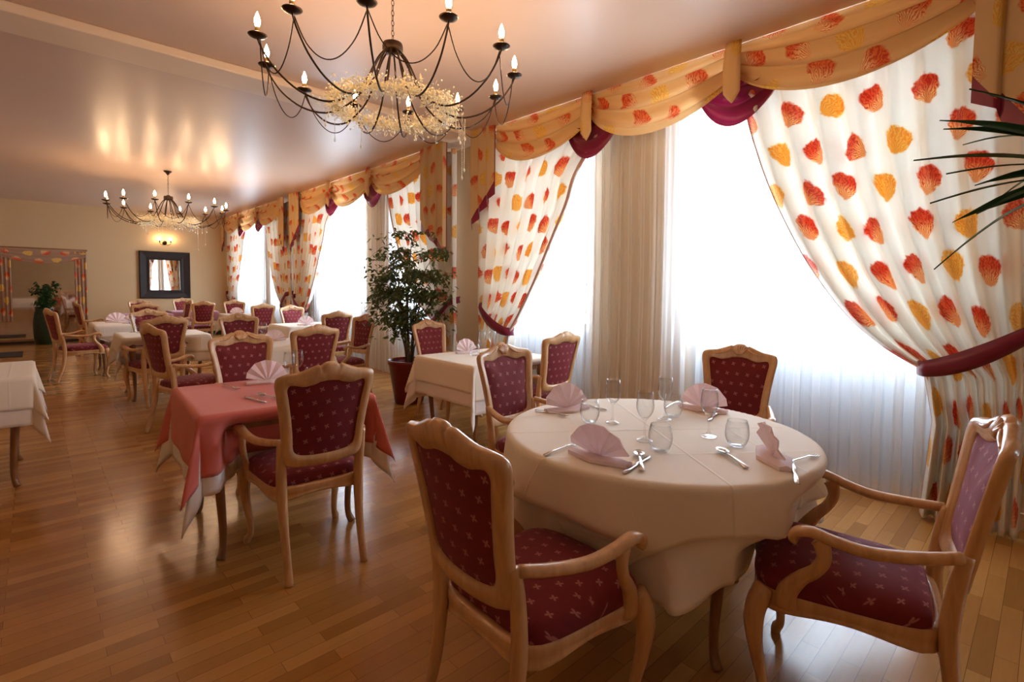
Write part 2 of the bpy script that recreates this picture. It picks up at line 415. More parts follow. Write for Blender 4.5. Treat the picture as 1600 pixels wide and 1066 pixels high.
def make_drape(name, yo, sgn, lead, zt, hem, label, seed, nearbig=False):
    """yo: fixed outer edge, sgn: +1 opens toward +Y; lead: list (z, distance from yo) above the tie, hem: below"""
    rnd = random.Random(seed); prof = smooth_profile(lead)
    zb = .02; nu, nv = 150, 70; ph = [rnd.uniform(0, 6.28) for _ in range(6)]; NP = 8
    rows, uvs = [], []; W = 2.05
    for i in range(nv + 1):
        z = 3.12 - (3.12 - zb) * i / nv
        d = interp(prof, z) if z > zt else interp(hem, z)
        dtie = lead[-1][1]
        r, q = [], []
        near = math.exp(-((z - zt) / .22) ** 2)
        for j in range(nu + 1):
            u = j / nu
            # gather: sides closer to the fixed edge fall straight
            g = u ** (1.0 + .15 * sm(1 - z / 3.1, 0, 1))
            y = d * g
            if z > zt:
                sag = math.sin(PI * u) * .10 * sm(z, zt, zt + .9) * (1 - sm(z, zt + .9, 3.0))
                y += sag * .3 * d
            a = 2 * PI * NP * (u + .006 * math.sin(7 * u + ph[0])) + ph[1]
            amp = (.040 + .014 * math.sin(4 * u + ph[2])) * (1 - .5 * near)
            X = XD - .01 + amp * math.sin(a) + .008 * math.sin(2.3 * a + ph[3]) - .05 * near * math.sin(PI * u)
            if u > .985: X -= .01
            r.append((X, yo + sgn * y, z + (.0 if z > .1 else .0)))
            q.append((u * W, z + (3.12 - z) * 0))
        rows.append(r); uvs.append(q)
    m = MB(); m.grid(rows, uvs)
    o = part(name, m, 'drape'); tag(o, label, 'curtain', 'printed curtains tied back at the windows')
    o.modifiers.new('s', 'SOLIDIFY').thickness = .002
    e = MB(); er = [[(p[0] - .006, p[1] + sgn * (.0 if k else -.035), p[2]) for k in (0, 1)] for p in [r_[-1] for r_ in rows]]
    e.grid(er); hb = part('border', e, 'hem', o, solid=.003); hb['label'] = 'plain rose border of the leading edge'
    # tieback band round the gathered cloth, hooked to the wall
    dt = lead[-1][1]; t = MB(); rows = []
    n = 26
    for k in range(n + 1):
        s_ = k / n; yy = (-.06 if seed == 50 else .03) + (dt + (.09 if seed == 50 else 0)) * s_; zz = zt + .02 + .3 * (1 - s_) ** 1.6
        xx = XD - .085 - .035 * math.sin(PI * min(1, s_ * 1.1)) + (.15 * (1 - s_ / .07) if s_ < .07 else 0) + (.10 * ((s_ - .9) / .1) ** 2 if s_ > .9 else 0)
        wv = .042 + .02 * math.sin(PI * s_)
        rows.append([(xx + .003, yo + sgn * yy, zz - wv), (xx - .012, yo + sgn * (yy), zz), (xx + .003, yo + sgn * yy, zz + wv)])
    t.grid(rows)
    b = part('tieback', t, 'burgundy', o, solid=.008); b['label'] = 'burgundy tieback band'
    return o
def swag_rows(ya, yb, top, dend, dmid, bulge, nf, seed, nu=48, nv=28, W=1.0, x0=3.87):
    rnd = random.Random(seed); rows, uvs = [], []; ph = rnd.uniform(0, 6)
    for i in range(nv + 1):
        t = i / nv; r, q = [], []
        for j in range(nu + 1):
            s = j / nu; para = 4 * s * (1 - s)
            dep = dend + (dmid - dend) * para ** .8
            tt = t ** (1 + .25 * (1 - para))
            z = top - dep * tt
            fa = 2 * PI * nf * t ** .9 + ph + .8 * (s - .5)
            fold = math.sin(fa) + .35 * math.sin(2 * fa + 1)
            amp = .038 * sm(t, .05, .3) * (.45 + .55 * para) * (1 - .5 * sm(t, .85, 1))
            X = x0 - (bulge * para * math.sin(PI * min(1, t * .62)) + amp * fold + .02)
            z += -.022 * math.cos(fa) * sm(t, .08, .3) * (1 - sm(t, .9, 1))
            r.append((X, ya + (yb - ya) * s, z)); q.append((s * (yb - ya) * 1.05, 10 - dep * t * 1.5 + .1 * para))
        rows.append(r); uvs.append(q)
    return rows, uvs
def make_valance(c, half, label, seed):
    y0, y1 = c - half, c + half; L = (y1 - y0) / 3
    o = thing('valance', label, 'valance', (0, 0, 0), 0, 'swagged valances over the windows')
    for k in range(3):
        m = MB(); r, q = swag_rows(y0 + k * L - .02, y0 + (k + 1) * L + .02, 3.197, .20, .50 + (.02 if k == 1 else 0), .10, 3.4, seed + k, nu=60, nv=44)
        m.grid(r, q); part('swag', m, 'valance', o)
    for k in (1, 2):
        yy = y0 + k * L
        m = MB(); r, q = swag_rows(yy - .34, yy + .34, 3.02, .04, .42, .05, 3.2, seed + 10 + k, nu=30, nv=18, x0=3.90)
        m.grid(r, q); u = part('under_swag', m, 'burgundy', o); u['label'] = 'burgundy satin under swag'
        m = MB(); rows, uvs = [], []
        for i in range(13):
            t = i / 12; w = .058 * (1 + .12 * math.sin(PI * t)) * (1 if t < .86 else max(.05, (1 - t) / .14)); z = 3.197 - .44 * t
            rows.append([(3.77 + .04 * (1 - t) * 0 + .012 * abs(a) - .02 * math.sin(PI * t), yy + w * a, z) for a in (-1, -.5, 0, .5, 1)])
            uvs.append([(yy + w * a, z) for a in (-1, -.5, 0, .5, 1)])
        m.grid(rows, uvs); part('tab', m, 'valance', o, solid=.006)
    for sg, ye in ((-1, y0), (1, y1)):
        # cascading tail with burgundy lining showing at its stepped hem
        WD = .62 if (seed == 27 and sg < 0) else .38; NF = 3; LX = .3 if WD > .5 else 0
        for lining in (0, 1):
            m = MB(); rows, uvs = [], []; nu = 36
            for i in range(15):
                t = i / 14; r, q = [], []
                for j in range(nu + 1):
                    s = j / nu
                    fs = s * NF; k = int(min(fs, NF - 1e-6)); fr = fs - k
                    tri = fr * 2 if fr < .5 else 2 - fr * 2
                    yk = (k + (fr * 1.7 if fr < .5 else .85 - (fr - .5) * -.3)) / NF
                    ylen = .62 + LX + .26 * s * NF / 2 + .10 * tri
                    X = 3.80 - .035 * tri - .01 * k + (.014 if lining else 0)
                    z = 3.197 - (ylen + (.045 + .10 * (1 - tri) if lining else 0)) * t
                    r.append((X, ye + sg * (min(yk, 1) * WD - .03), z)); q.append((s * .9, z))
                rows.append(r); uvs.append(q)
            m.grid(rows, uvs); p = part('tail_lining' if lining else 'tail', m, 'burgundy' if lining else 'tailcloth', o)
            if lining: p['label'] = 'burgundy lining of the cascading tail'
    return o
WORD = ['in the nearest window bay', 'in the middle window bay', 'in the farthest window bay']
BAYS = [(2.36, 2.03, .07, 4.72), (8.02, 2.18, 5.2, 10.72), (13.45, 2.15, 10.98, 15.66)]
for i, (c, half, ya, yb) in enumerate(BAYS):
    make_valance(c, half, ['valance of orange and red printed swags with burgundy, over the nearest window bay', 'printed swag valance above the curtains behind the leafy potted tree', 'printed swag valance over the farthest window bay, next to the back wall'][i], 20 + 7 * i)
    q = c - ya
    leadR = [(3.12, 1.72), (2.9, 1.64), (2.51, 1.53), (2.09, 1.38), (1.62, 1.15), (1.25, .90), (1.04, .68), (.90, .45)]
    leadL = [(3.12, 1.95), (2.8, 1.72), (2.5, 1.48), (2.22, 1.37), (1.91, 1.20), (1.47, .96), (1.1, .72), (.86, .53)]
    if i: leadR = [(z, d * (1.08 if i == 1 else .93)) for z, d in leadR]; leadL = [(z, d * (1.08 if i == 1 else .95)) for z, d in leadL]
    hem = [(.9, .45), (.6, .40), (.3, .42), (.02, .44)]
    make_drape('printed_curtain', ya, 1, leadR, .90, hem, ['red and gold printed curtain at right, beside the palm leaves', 'printed curtain behind the leafy potted tree', 'printed curtain at the near end of the farthest window bay'][i], 50 + i)
    hem = [(.86, .53), (.5, .46), (.02, .46)]
    make_drape('printed_curtain', yb, -1, leadL, .86, hem, ['printed curtain tied back behind the white table by the cream wall', 'printed curtain with tied edge, at the far end of the middle window bay', 'printed curtain beside the far end wall'][i], 60 + i)
    mid = (OPEN[2 * i][1] + OPEN[2 * i + 1][0]) / 2 - (.5 if i == 0 else 0)
    make_sheer(ya + .36, mid, 'white voile curtain, right-hand panel ' + WORD[i], 70 + i)
    make_sheer(mid + .005, yb - .36, 'white voile curtain, left-hand panel ' + WORD[i], 80 + i, 4.05)

# ------------------------------------------------------------------ chair
def yb_(z): return -.235 - max(0, z - .45) * .16 - (.06 * (z - .45) ** 2 if z > .45 else 0)
BACKPTS = [((0, .520), (0, .578)), ((.09, .523), (.07, .580)), ((.165, .535), (.125, .592)), ((.190, .575), (.146, .625)), ((.195, .66), (.150, .69)),
           ((.207, .77), (.161, .78)), ((.222, .87), (.174, .865)), ((.232, .93), (.181, .905)), ((.224, .966), (.172, .926)), ((.188, .980), (.150, .926)),
           ((.135, .988), (.110, .917)), ((.088, 1.006), (.065, .925)), ((.056, 1.018), (.045, .934)), ((.044, 1.014), (.03, .936)), ((.022, 1.028), (.015, .938)), ((0, 1.030), (0, .938))]
def back_contours():
    full = BACKPTS + [((-o[0], o[1]), (-i[0], i[1])) for o, i in BACKPTS[-2:0:-1]]
    n = len(full); out = []
    for a in range(n):
        p = [full[(a + k - 1) % n] for k in range(4)]
        for j in range(3):
            t = j / 3; t2, t3 = t * t, t ** 3
            cr = lambda w, x: .5 * (2 * p[1][w][x] + (p[2][w][x] - p[0][w][x]) * t + (2 * p[0][w][x] - 5 * p[1][w][x] + 4 * p[2][w][x] - p[3][w][x]) * t2 + (3 * p[1][w][x] - p[0][w][x] - 3 * p[2][w][x] + p[3][w][x]) * t3)
            out.append(((cr(0, 0), cr(0, 1)), (cr(1, 0), cr(1, 1))))
    return out
BC = back_contours()
def curveY(x, z): return yb_(z) - .03 * (1 - (x / .23) ** 2)
def make_chair(label):
    t = thing('armchair', label, 'chair', group='carved beech armchairs in burgundy upholstery')
    m = MB(); sec = [(0, 0), (.06, .75), (.2, 1), (.62, .9), (.72, .62), (.86, .75), (1, .1), (.97, -.7), (.6, -1), (.15, -.95)]
    rows = []
    for o, i in BC:
        r = []
        for s_, d in sec:
            x = o[0] + (i[0] - o[0]) * s_; z = o[1] + (i[1] - o[1]) * s_
            r.append((x, curveY(x, z) + .019 * d, z))
        rows.append(r)
    rows.append(rows[0]); m.grid(rows, closed=True)
    part('back_frame', m, 'beech', t)
    # carved shell ornament on the crest, front and edge
    m = MB()
    for k in range(-3, 4):
        a = k * .33; x = .05 * math.sin(a); z = .975 + .045 * math.cos(a)
        m.sweep([(0.004 * k, curveY(0, .96) + .02, .958), (x * .6, curveY(x, .985) + .026, .978), (x, curveY(x, z) + .018, z - .004)], [.004, .009, .006], n=6, smooth=2)
    for sg in (-1, 1):
        m.sweep([(sg * .055, curveY(.05, .985) + .019, .992), (sg * .085, curveY(.08, .97) + .021, .975), (sg * .12, curveY(.1, .95) + .019, .962), (sg * .15, curveY(.15, .95) + .018, .962)], [.006, .008, .006, .003], n=6, smooth=2)
    c = part('crest_carving', m, 'carved', t)
    # upholstered back, both faces, polar grid
    m = MB()
    for side in (1, -1):
        rows, uvs = [], []; cx, cz = 0, .76
        for ring in range(9):
            s_ = ring / 8; r, q = [], []
            for o, i in BC:
                x = cx + (i[0] * 1.03 - cx) * s_; z = cz + ((i[1] - cz) * 1.02) * s_
                bul = (.026 if side > 0 else .006) * (1 - s_ ** 3)
                r.append((x, curveY(x, z) + side * (.004 + bul), z)); q.append((x, z))
            rows.append(r if side < 0 else r[::-1]); uvs.append(q if side < 0 else q[::-1])
        m.grid(rows, uvs, closed=True)
    part('backrest', m, 'fabric', t)
    # posts + rear legs, front cabriole legs
    for sg in (-1, 1):
        m = MB()
        m.sweep([(sg * .192, yb_(.66), .66), (sg * .190, yb_(.58), .58), (sg * .186, -.245, .47), (sg * .184, -.245, .38), (sg * .180, -.265, .22), (sg * .177, -.305, .08), (sg * .178, -.33, 0)],
                [(.017, .017), (.021, .021), (.023, .023), (.023, .023), (.019, .019), (.0155, .0155), (.017, .018)], n=8, square=.7, up=(0, 1, 0))
        part('leg', m, 'beech', t)
    for sg in (-1, 1):
        m = MB()
        m.sweep([(sg * .225, .215, .425), (sg * .238, .232, .38), (sg * .246, .243, .32), (sg * .240, .235, .22), (sg * .226, .218, .12), (sg * .224, .214, .055), (sg * .236, .228, .022), (sg * .240, .232, 0)],
                [.030, .033, .031, .022, .0165, .015, .019, .017], n=10, square=.35, up=(0, 1, 0))
        part('leg', m, 'beech', t)
    # seat rail loop
    def plan(k, n=64):
        a = 2 * PI * k / n - PI / 2
        cx_, sy_ = math.cos(a), math.sin(a)
        p = 5.0; rr = (abs(cx_) ** p + abs(sy_) ** p) ** (-1 / p)
        x, y = cx_ * rr, sy_ * rr
        w = .215 + .045 * (y + 1) / 2
        yy = y * .245 + (.02 * (1 - x * x) if y > 0 else 0)
        return x * w, yy
    n = 64; rows = []
    for k in range(n):
        x, y = plan(k)
        arch = .022 * math.cos(abs(x) / .26 * PI) if abs(y) > .2 else .022 * math.cos((y) / .25 * PI)
        zb = .365 + arch * .6
        rows.append([(x, y, .425), (x * 1.01, y * 1.01, .418), (x * 1.01, y * 1.01, .40), (x * .995, y * .995, .392), (x, y, zb + .012), (x * 1.015, y * 1.015, zb + .006), (x * .99, y * .99, zb), (x * .88, y * .88, zb), (x * .88, y * .88, .425)])
    rows.append(rows[0]); m = MB(); m.grid(rows, closed=True); part('seat_frame', m, 'beech', t)
    rows, uvs = [], []
    for s_, z in ((1.0, .418), (1.015, .435), (1.01, .452), (.97, .467), (.9, .478), (.75, .490), (.5, .499), (.25, .503), (0, .504)):
        r, q = [], []
        for k in range(n):
            x, y = plan(k); x *= s_ * .985; y = y * s_ * .985 + .005
            if y < -.205 : y = -.205 + (y + .205) * .3
            r.append((x, y, z)); q.append((x + (.05 if s_ > .98 else 0) * 0, y + (.5 - z) * (1 if y > 0 else -1)))
        rows.append(r); uvs.append(q)
    m = MB(); m.grid(rows, uvs, closed=True); part('seat', m, 'fabric', t)
    for sg in (-1, 1):
        m = MB()
        m.sweep([(sg * .200, -.262, .655), (sg * .232, -.17, .640), (sg * .262, -.06, .632), (sg * .283, .03, .648), (sg * .292, .085, .664), (sg * .295, .122, .658), (sg * .294, .138, .638), (sg * .293, .128, .622)],
                [(.015, .016), (.019, .016), (.021, .016), (.023, .015), (.024, .015), (.023, .015), (.020, .013), (.014, .009)], n=10, square=.35)
        part('armrest', m, 'beech', t)
    for sg in (-1, 1):
        m = MB()
        m.sweep([(sg * .247, .155, .385), (sg * .252, .150, .44), (sg * .266, .115, .50), (sg * .281, .075, .545), (sg * .288, .055, .59), (sg * .286, .062, .632), (sg * .286, .07, .645)],
                [(.017, .034), (.016, .030), (.015, .022), (.015, .019), (.014, .020), (.015, .024), (.014, .026)], n=8, square=.5, up=(0, 1, 0))
        part('arm_support', m, 'beech', t)
    return t
CH = [  # x, y, yaw, label
    (1.152, 1.093, -92, 'carved armchair in the left foreground with its back to the camera, at the round table'),
    (1.969, .433, 12, 'armchair at the right edge, seen from the side with both armrests, at the round table'),
    (3.00, 1.335, 98, 'armchair behind the round table, in front of the bright window sheers'),
    (2.17, 2.03, 181, 'mauve-lit armchair left of the round table, facing the camera'),
    (1.015, 2.65, -4, 'armchair pushed up to the near side of the pink table, seen from behind'),
    (1.16, 3.86, 185, 'armchair facing the camera at the far side of the pink table'),
    (3.169, 3.10, 1, 'armchair seen from behind at the white window-side table, right of the mauve-lit chair'),
    (3.157, 4.30, 187, 'armchair facing the camera beneath the leafy potted tree'),
    (1.846, 4.93, 3, 'armchair seen from behind just past the pink table, right of the pink-table chair'),
    (1.08, 5.58, -76, 'armchair turned sideways beyond the pink table, its arms pointing right'),
    (1.02, 7.14, 6, 'armchair seen from behind at the near side of the small white table on the left'),
    (1.86, 6.52, 186, 'armchair facing the camera between the pink table and the middle windows'),
    (3.12, 7.28, 1, 'armchair with its back to the camera at the table left of the leafy tree'),
    (2.72, 5.95, 98, 'orange-lit armchair facing left, directly left of the leafy tree'),
    (3.40, 8.98, 190, 'small armchair facing the camera beneath the far pillar between windows'),
    (3.17, 10.74, 6, 'distant armchair seen from behind near the tied orange curtain'),
    (3.34, 12.6, 178, 'distant armchair facing the camera below the farthest white window'),
    (2.55, 12.62, 8, 'distant armchair seen from behind, right of the dark framed mirror'),
    (2.76, 14.72, 187, 'distant armchair facing the camera just under the right side of the dark framed mirror'),
    (1.22, 8.30, 192, 'armchair facing the camera on the far side of the small white table on the left'),
    (.47, 9.55, -76, 'armchair standing at the far left in profile, arms pointing right, near the green urn'),
    (1.80, 13.7, 196, 'distant armchair facing the camera left of the dark framed mirror'),
    (1.44, 11.94, 10, 'distant armchair seen from behind below the left side of the dark framed mirror'),
    (.90, 12.7, -80, 'pale-lit distant armchair in profile in front of the large wall mirror'),
    (2.12, 12.95, 95, 'orange-lit distant armchair seen edge-on below the framed mirror'),
    (-.25, 4.25, 5, 'armchair at the left picture edge, tucked in at the cream-clothed table there'),
]
CH = CH[:-1]
chair0 = make_chair(CH[0][3])
chair0.location = (CH[0][0], CH[0][1], 0); chair0.rotation_euler = (0, 0, rad(CH[0][2]))
for x, y, a, lb in CH[1:]: dup(chair0, (x, y, 0), rad(a), lb)
CHP = [(x, y, rad(a)) for x, y, a, _ in CH]

# ------------------------------------------------------------------ tables and cloths
TZ = .755
def push(p, chairs, ex=0.0):
    x, y, z = p
    for cx, cy, a in chairs:
        dx, dy = x - cx, y - cy; c, s = math.cos(a), math.sin(a)
        lx = dx * c + dy * s; ly = -dx * s + dy * c
        k = 0
        f1 = 1 - sm(z, .50, .60); f2 = 1 - sm(z, .64, .735)
        if abs(lx) < .45 and -.3 < ly < .28 + ex: k = max(k, f1 * (.28 + ex - ly) * (1 - sm(abs(lx), .26, .36)))
        if abs(lx) < .55 and -.3 < ly < .165 + ex: k = max(k, f2 * (.165 + ex - ly) * (1 - sm(abs(lx), .32, .41)))
        if k > 0:
            ly += k; x = cx + lx * c - ly * s; y = cy + lx * s + ly * c
    return (x, y, z)
def cloth(name, cx, cy, rot, shape, half, z0, n, flare, seed, mat, label, cat='tablecloth', group='tablecloths', crot=0.0, folds=.05, nearch=None, disc=False):
    """square cloth (side 2*half) laid on shape ('r', hx, hy) or ('c', R); geometry about the table centre"""
    rnd = random.Random(seed); ph = [rnd.uniform(0, 6.28) for _ in range(6)]
    cs, sn = math.cos(rot), math.sin(rot); c2, s2 = math.cos(crot), math.sin(crot)
    chs = nearch if nearch is not None else [c for c in CHP if math.hypot(c[0] - cx, c[1] - cy) < 1.3]
    rows, uvs = [], []; rc = .018
    for i in range(n + 1):
        r, q = [], []
        for j in range(n + 1):
            a, b = (-1 + 2 * j / n) * half, (-1 + 2 * i / n) * half
            if disc:   # round cloth: square grid mapped to a disc
                mx = max(abs(a), abs(b)); rr = math.hypot(a, b)
                kk = 1 + .035 * math.sin(6 * math.atan2(b, a) + 1.2)
                if rr > 1e-9: a, b = a * mx / rr * kk, b * mx / rr * kk
            u, v = a * c2 - b * s2, a * s2 + b * c2
            if shape[0] == 'r':
                hx, hy = shape[1], shape[2]
                ex, ey = cl(u, -hx, hx), cl(v, -hy, hy); dx, dy = u - ex, v - ey; d = math.hypot(dx, dy)
                if d > 1e-9:
                    nx, ny = dx / d, dy / d
                    if dx and dy:
                        psi = math.degrees(math.atan2(abs(dy), abs(dx)))
                        fo = flare * math.exp(-((psi - 45) / 17) ** 2) - .10 * flare * (math.exp(-((psi - 14) / 10) ** 2) + math.exp(-((psi - 76) / 10) ** 2)) + .02
                    else:
                        s_ = ey if dx else ex; fo = .02 + folds * .5 * (1 + math.sin(s_ * 17 + ph[0] + (2 if dx > 0 else 0))) * .6
                ang = 0
            else:
                R = shape[1]; rr = math.hypot(u, v); d = max(0, rr - R)
                if d > 1e-9:
                    nx, ny = u / rr, v / rr; ex, ey = nx * R, ny * R; th = math.atan2(v, u)
                    fo = (.01 if disc else .05) + folds * (math.sin(7 * th + ph[0]) * .6 + math.sin(11 * th + ph[1]) * .4 + (.45 if disc else .6)) * (sm(d, .17, .40) if disc else 1) + flare * max(0, math.cos(4 * (th - PI / 4 - crot))) ** 3
            if d > 1e-9:
                if d < rc * PI / 2: off = rc * math.sin(d / rc); drop = rc * (1 - math.cos(d / rc))
                else:
                    off = rc; drop = rc + d - rc * PI / 2
                L = max(0, drop - rc); off += L * fo; drop = rc * min(1, drop / rc) + L * math.sqrt(max(.2, 1 - fo * fo)) if drop > rc else drop
                lx, ly, z = ex + nx * off, ey + ny * off, z0 - drop
            else: lx, ly, z = u, v, z0
            X, Y = cx + lx * cs - ly * sn, cy + lx * sn + ly * cs
            if z < .735: X, Y, z = push((X, Y, z), chs, .02 if name == 'under_cloth' else 0)
            r.append((X - cx, Y - cy, z)); q.append((a, b))
        rows.append(r); uvs.append(q)
    m = MB(); m.grid(rows, uvs); o = part(name, m, mat, loc=(cx, cy, 0)); o.modifiers.new('s', 'SOLIDIFY').thickness = .0016
    tag(o, label, cat, group); return o
def make_table(cx, cy, rot, hx, hy, label, round_=False):
    t = thing('round_dining_table' if round_ else 'square_dining_table', label, 'table', (cx, cy, 0), rot, 'dining tables under cloths')
    m = MB()
    if round_: m.lathe([(0, TZ - .03), (hx - .02, TZ - .03), (hx - .005, TZ - .02), (hx - .005, TZ - .008), (hx - .015, TZ - .002), (0, TZ - .002)], 48)
    else: m.box(-hx + .004, hx - .004, -hy + .004, hy - .004, TZ - .03, TZ - .002)
    part('tabletop', m, 'leg', t, False)
    q = .72 if not round_ else .50
    ax, ay = hx - .09 if not round_ else hx * q, hy - .09 if not round_ else hy * q
    m = MB(); a0, b0 = ax, ay
    m.box(-a0, a0, -b0 - .01, -b0 + .01, TZ - .11, TZ - .03); m.box(-a0, a0, b0 - .01, b0 + .01, TZ - .11, TZ - .03)
    m.box(-a0 - .01, -a0 + .01, -b0, b0, TZ - .11, TZ - .03); m.box(a0 - .01, a0 + .01, -b0, b0, TZ - .11, TZ - .03)
    part('apron', m, 'leg', t, False)
    for sx in (-1, 1):
        for sy in (-1, 1):
            m = MB()
            m.sweep([(sx * ax, sy * ay, TZ - .03), (sx * (ax + .015), sy * (ay + .015), TZ - .15), (sx * (ax + .012), sy * (ay + .012), .45), (sx * (ax - .006), sy * (ay - .006), .16), (sx * (ax - .004), sy * (ay - .004), .05), (sx * (ax + .012), sy * (ay + .012), 0)],
                    [.03, .033, .024, .017, .016, .02], n=10, square=.3)
            part('leg', m, 'leg', t)
    return t
RT = (1.98, 1.18, .622)
make_table(RT[0], RT[1], rad(18), RT[2], RT[2], 'round dining table under cream cloths in the foreground', True)
cloth('under_cloth', RT[0], RT[1], 0, ('c', RT[2] + .006), 1.005, TZ + .001, 110, .0, 3, 'linen_under', 'lower white cloth hanging in scallops below the cream cloth of the round table', 'tablecloth', crot=rad(24), folds=.2, disc=True)
cloth('tablecloth', RT[0], RT[1], 0, ('c', RT[2] + .012), .80, TZ + .004, 110, .05, 4, 'linen', 'cream cloth with pressed creases laid over the round table', 'tablecloth', crot=rad(-37), folds=.13)
SQ = [  # cx cy rot hx hy overmat label-words
    (1.0, 3.12, -3, .42, .42, 'pink', 'salmon pink cloth over the square table in the middle of the room', 'white cloth hanging out below the salmon pink cloth', 'square table under the salmon pink cloth'),
    (2.97, 3.50, 0, .46, .40, 'linen', 'cream cloth on the window-side table beside the red planter', 'white under cloth of the window-side table beside the red planter', 'square table beside the red planter'),
    (1.90, 5.72, 0, .40, .40, 'linen', 'cream cloth on the table just behind the pink table', 'white under cloth of the table just behind the pink table', 'square table just behind the pink table'),
    (1.15, 7.62, 0, .42, .42, 'linen', 'cream cloth with a long pointed corner on the small table at left centre', 'white under cloth of the small table at left centre', 'square table at left centre with dark turned legs'),
    (3.16, 8.12, 0, .42, .42, 'linen', 'cream cloth on the table beneath the middle windows', 'white under cloth of the table beneath the middle windows', 'square table beneath the middle windows'),
    (1.05, 9.95, 0, .42, .46, 'linen', 'cream cloth on the far left table beside the chair in profile', 'white under cloth of the far left table beside the chair in profile', 'square table at far left beside the chair in profile'),
    (3.25, 11.65, 0, .40, .40, 'linen', 'cream cloth on the table before the farthest window bay', 'white under cloth of the table before the farthest window bay', 'square table before the farthest window bay'),
    (2.65, 13.66, 0, .42, .42, 'mauve', 'mauve cloth on the distant table under the right of the framed mirror', 'white under cloth of the mauve table', 'square table under the mauve cloth'),
    (1.62, 12.8, 0, .42, .42, 'mauve', 'mauve cloth on the distant table left of the framed mirror', 'white under cloth on the distant table left of the framed mirror', 'square table left of the framed mirror'),
    (-.47, 5.08, 0, .43, .43, 'linen', 'cream cloth on the table cut by the left picture edge', 'under cloth of the table cut by the left picture edge', 'table with curved legs at the left picture edge'),
]
for k, (cx, cy, rot, hx, hy, om, la, lu, lt) in enumerate(SQ):
    make_table(cx, cy, rad(rot), hx, hy, lt)
    n = 64 if k < 2 or k == 9 else 36
    ov, un = (.24, .34) if k != 0 else (.31, .39)
    cloth('under_cloth', cx, cy, rad(rot), ('r', hx + .003, hy + .003), hx + un, TZ + .001, n, .22, 30 + k, 'linen_under', lu)
    cloth('tablecloth', cx, cy, rad(rot), ('r', hx + .010, hy + .010), hx + ov, TZ + .004, n, .28, 50 + k, om, la)
TT = TZ + .006   # cloth surface

# ------------------------------------------------------------------ table settings
def napkin(label):
    t = thing('folded_napkin', label, 'napkin', group='fan folded pink napkins')
    m = MB(); n = 10; rows = []
    for side in range(1):
        for k in range(n + 1):
            a = rad(14) + rad(152) * k / n; z = (1 if k % 2 else -1) * .0028
            r = []
            for q in range(7):
                s_ = q / 6; rr = .112 * s_
                y = z * (1 + 1.4 * s_) + .028 * s_ * s_ * math.sin(a)
                r.append((rr * math.cos(a) * 1.0, y - .005, .008 + rr * math.sin(a)))
            rows.append(r)
    m.grid(rows); part('fan', m, 'napkin', t, solid=.005, smooth=False)
    m = MB(); rows = []
    for i in range(9):
        x = -.11 + .22 * i / 8; e = 1 - abs(x) / .12
        rows.append([(x, -.045 * e - .02, .001), (x, -.046 * e - .02, .010), (x, -.01, .017), (x, .035 * e + .01, .012), (x, .036 * e + .01, .001)])
    m.grid(rows, closed=True, caps=True); part('folded_base', m, 'napkin', t, smooth=False)
    return t
def wineglass_mb():
    m = MB()
    m.lathe([(0, .004), (.012, .006), (.026, .004), (.033, .001), (.0335, .002), (.030, .005), (.014, .010), (.006, .018), (.0042, .03), (.0040, .075), (.0055, .085), (.013, .093), (.024, .106), (.032, .122), (.0355, .138), (.0355, .150), (.033, .175), (.030, .203), (.0292, .2035), (.0322, .175), (.0345, .150), (.0345, .138), (.031, .123), (.023, .108), (.012, .097), (0, .095)], 28)
    return m
def tumbler_mb():
    m = MB()
    m.lathe([(0, .003), (.020, .001), (.026, .001), (.036, .014), (.0435, .035), (.0455, .055), (.043, .08), (.037, .105), (.0365, .105), (.042, .08), (.0445, .055), (.0425, .036), (.035, .016), (.024, .006), (0, .008)], 28)
    return m
def flat_shape(m, prof, th, zf):
    """prof: list (s, halfwidth); extruded with height zf(s)"""
    rows = [[(s, -w, zf(s)), (s, -w * .8, zf(s) + th), (s, w * .8, zf(s) + th), (s, w, zf(s))] for s, w in prof]
    m.grid(rows, closed=True, caps=True)
def cutlery(kind):
    m = MB(); hz = lambda s: .002 + .006 * math.sin(PI * cl((s + .1) / .2)) 
    if kind == 'knife': flat_shape(m, [(-.11, .004), (-.105, .008), (-.06, .0085), (-.01, .006), (0, .004), (.01, .008), (.07, .0095), (.10, .007), (.115, .001)], .003, lambda s: .002)
    elif kind == 'fork':
        flat_shape(m, [(-.10, .006), (-.095, .009), (-.04, .005), (.03, .003), (.045, .008), (.055, .012), (.06, .0125)], .002, hz)
        for k in range(4): y = -.0105 + .007 * k; m.sweep([(.058, y, hz(.058) + .001), (.08, y, .002), (.10, y, .006)], [.0016, .0016, .0008], n=5, smooth=2)
    else:
        flat_shape(m, [(-.10, .005), (-.095, .009), (-.04, .005), (.03, .003), (.045, .006)], .002, hz)
        m.grid([[( .07 + .034 * a * math.cos(2 * PI * k / 16), .021 * a * math.sin(2 * PI * k / 16), .002 + .009 * a * a) for k in range(16)] for a in (0, .4, .75, 1)], closed=True)
    return m
NAP = []; protos = {}
def put_napkin(x, y, deg, label, s=1.0):
    if 'n' not in protos:
        protos['n'] = napkin(label); o = protos['n']; o.location = (x, y, TT); o.rotation_euler = (0, 0, rad(deg))
    else: o = dup(protos['n'], (x, y, TT), rad(deg), label)
    o.scale = (s, s, s)
